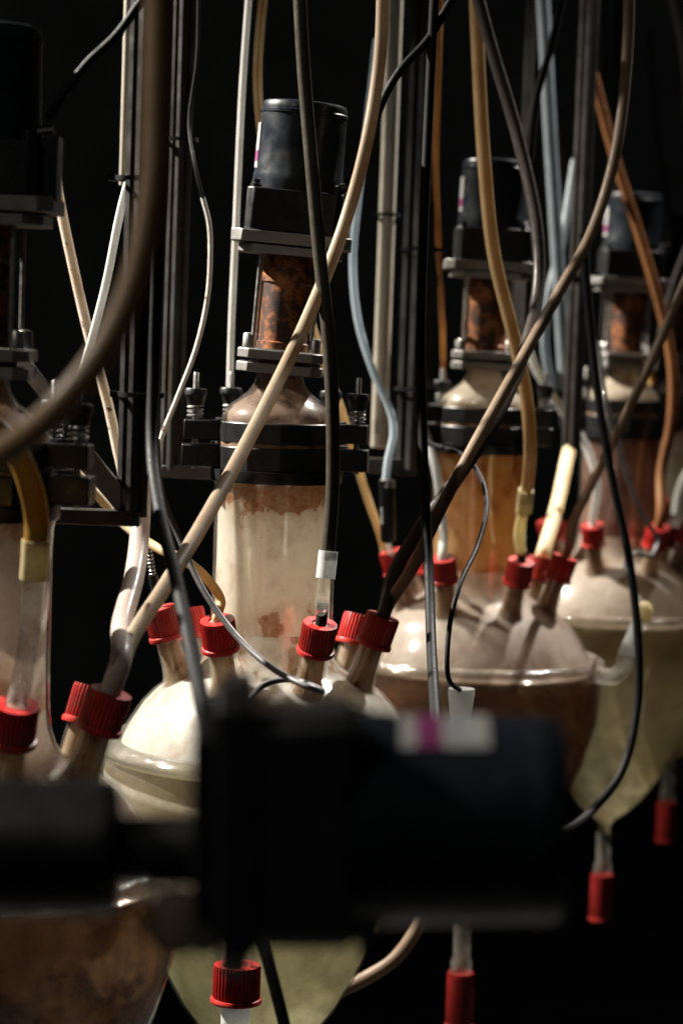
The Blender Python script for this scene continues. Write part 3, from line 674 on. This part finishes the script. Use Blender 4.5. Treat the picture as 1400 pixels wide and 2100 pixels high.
# cables
hose('power_cable', 'black cable leading up from the leftmost motor', 'cable',
     [(345, -70, .76), (292, 0, .76), (240, 72, .76), (178, 132, .76), (130, 195, .76), (100, 240, .755)], 14, 'rubber', C)
hose('power_cable', 'thick black cable slanting up from the white reactor motor', 'cable',
     [(985, -90, .99), (925, 0, .985), (878, 80, .98), (820, 145, .975), (785, 205, .975), (760, 280, .975), (728, 350, .975), (712, 378, .98)], 17, 'rubber', C)
hose('power_cable', 'thick black cable hanging in front of the broad dark post', 'cable',
     [(893, -60, .98), (880, 200, .98), (868, 480, .975), (862, 720, .97), (868, 950, .965), (878, 1150, .955), (884, 1320, .92), (893, 1480, .85), (900, 1560, .75)], 20, 'rubber', C)
hose('power_cable', 'thick black cable from the left post down to the large motor', 'cable',
     [(335, 250, .8), (326, 480, .8), (316, 760, .8), (312, 920, .79), (328, 1050, .76), (362, 1190, .72), (398, 1360, .66), (420, 1480, .58), (430, 1560, .52)], 21, 'rubber', C)
hose('power_cable', 'thin grey cable looping over the white dome', 'cable',
     [(322, 900, .86), (330, 1000, .86), (362, 1090, .86), (420, 1215, .85), (490, 1310, .84), (570, 1378, .825), (640, 1412, .815), (660, 1418, .825), (640, 1406, .84), (590, 1393, .85), (545, 1403, .85), (505, 1440, .84), (480, 1490, .8)], 11, 'grey_rubber', C)
hose('power_cable', 'white spotted cable bowed out beside the dark glossy post', 'cable',
     [(416, 405, 1.02), (429, 460, 1.02), (431, 540, 1.02), (424, 620, 1.02), (402, 715, 1.02), (362, 820, 1.02), (332, 895, 1.02), (318, 950, 1.02)], 10, 'white_cable', C)
hose('power_cable', 'thin black wire coming down beside the dark glossy post', 'cable',
     [(408, -60, 1.03), (404, 120, 1.03), (388, 250, 1.03), (400, 340, 1.02), (418, 415, 1.02), (430, 470, 1.025)], 7, 'rubber', C)
hose('power_cable', 'black cable sweeping down the right side round the olive bowl', 'cable',
     [(1195, 480, 1.2), (1208, 650, 1.2), (1228, 830, 1.2), (1258, 1000, 1.2), (1288, 1140, 1.2), (1308, 1320, 1.2), (1306, 1450, 1.2), (1275, 1580, 1.19), (1215, 1660, 1.17), (1140, 1710, 1.1), (1050, 1730, 1.0)], 21, 'rubber', C)
hose('power_cable', 'thin dark cable running into the front cap of the red brown reactor', 'cable',
     [(1225, 700, 1.36), (1245, 840, 1.36), (1280, 960, 1.37), (1312, 1050, 1.38), (1346, 1105, 1.4), (1338, 1135, 1.39), (1300, 1135, 1.33), (1284, 1175, 1.27), RIMS[3] + Vector((418, -168, 185)) * U], 13, 'grey_rubber', C)
hose('power_cable', 'thin black cable looping down to the white stopper', 'cable',
     [(862, 905, 1.1), (900, 916, 1.08), (950, 935, 1.05), (988, 985, 1.02), (997, 1045, 1.0), (978, 1120, .98), (942, 1200, .95), (922, 1280, .94), (917, 1380, .935), RIMS[2] + Vector((384, -162, 165)) * U], 10, 'rubber', C)
hose('power_cable', 'dim black cable crossing the top right background', 'cable',
     [(1165, -60, 1.25), (1130, 90, 1.25), (1100, 200, 1.25), (1085, 330, 1.25)], 20, 'rubber', C)
hose('power_cable', 'black cable below the large motor in front of the green bowl', 'cable',
     [(500, 1820, .72), (535, 1920, .74), (560, 2010, .76), (595, 2150, .78)], 20, 'rubber', C)

# probe in the left cap of the white reactor
k5 = cap_top(2, 5, 0)
p2 = obj('probe', MB().tube([Vector((0, 0, -8 * U)), Vector((-6, 0, 30)) * U], 12 * U, 14), 'dirty_glass', smooth=50); p2.location = k5
tag(p2, 'probe with coiled strain relief in the left cap of the white reactor', 'probe')
obj('socket', MB().tube([Vector((-5, 0, 26)) * U, Vector((-14, 0, 66)) * U], 10 * U, 14), 'black', p2)
sp_ = []
for i in range(8 * 10 + 1):
    a = 2 * math.pi * i / 10; sp_.append(Vector((-14 - i * .14 + 6 * math.cos(a), 6 * math.sin(a), 64 + i * .75)) * U)
obj('strain_relief', MB().tube(sp_, 2.0 * U, 6), 'steel', p2)
obj('cable', MB().tube(spline([Vector(q) * U for q in ((-14, 0, 64), (-26, 2, 130), (-30, 4, 250), (-20, 10, 420))], 6), 4 * U, 8), 'grey_rubber', p2)

# sampling tube below the large motor
st = empty('sampling_tube', at(484, 2055, .88)); tag(st, 'clear sampling tube with red screw cap in front of the green bowl', 'tube')
obj('glass_tube', MB().lathe([(x * .88 * U, z * .88 * U) for x, z in ((34, 60), (34, 180), (34, 330))], 28, False), 'glass', st, smooth=60)
obj('inner_tube', MB().lathe([(x * .88 * U, z * .88 * U) for x, z in ((8, 60), (8, 330))], 14), 'amber_sleeve', st)
obj('screw_cap', None, None, st, mesh=SAMPLE_CAP, mw=Matrix.Diagonal((.88, .88, .88, 1)))
obj('lower_tube', MB().lathe([(x * .88 * U, z * .88 * U) for x, z in ((30, -260), (30, 2))], 24), 'sleeve', st)

# large motor lying on its side in the foreground
axis_y = 1680
fm = empty('drive_motor', at(420, axis_y, .43))
tag(fm, 'large dark motor and gearbox lying on its side, out of focus in front', 'motor')
motor_head(fm, 0.0, R(188), lab=(347, 272))
for o in [c for c in fm.children]:
    if o.name.split('.')[0] in ('neck_flange', 'flange_bolt', 'tie_rod', 'gasket', 'stirrer_housing'):
        me = o.data; bpy.data.objects.remove(o)
obj('shaft_housing', MB().lathe([(29 * U, (1545 - 600) * U), (29 * U, (1545 - 521) * U)], 32).xf(Matrix.Translation((26 * U, 0, 0))), 'black', fm)
obj('coupling_block', MB().lathe([(50 * U, (1545 - 740) * U), (58 * U, (1545 - 732) * U), (58 * U, (1545 - 606) * U), (52 * U, (1545 - 598) * U)], 40).xf(Matrix.Translation((24 * U, 0, 0))), 'black', fm)
obj('roller', MB().lathe([(26 * U, -20 * U), (26 * U, 20 * U), (22 * U, 22 * U)], 32).xf(Matrix.Translation((86 * U, 0, (1545 - 548) * U)) @ Matrix.Rotation(R(90), 4, 'X')), 'brown', fm)
obj('side_plate', MB().box((0, 0, (1545 - 488) * U), (196 * U, 190 * U, 24 * U)), 'black', fm, 0.001)
for o in fm.children:
    if o.name.startswith('mount_plate'): o.data.materials[0] = M['black']
fm.matrix_world = Matrix.Translation(at(428, axis_y, .412)) @ CAM_ROT.to_3x3().to_4x4() @ Matrix.Rotation(R(-90), 4, 'X') @ Matrix.Rotation(R(0), 4, 'Z') @ Matrix.Rotation(R(90), 4, 'Y') @ Matrix.Translation((0, 0, -(1545 - 521) * U))
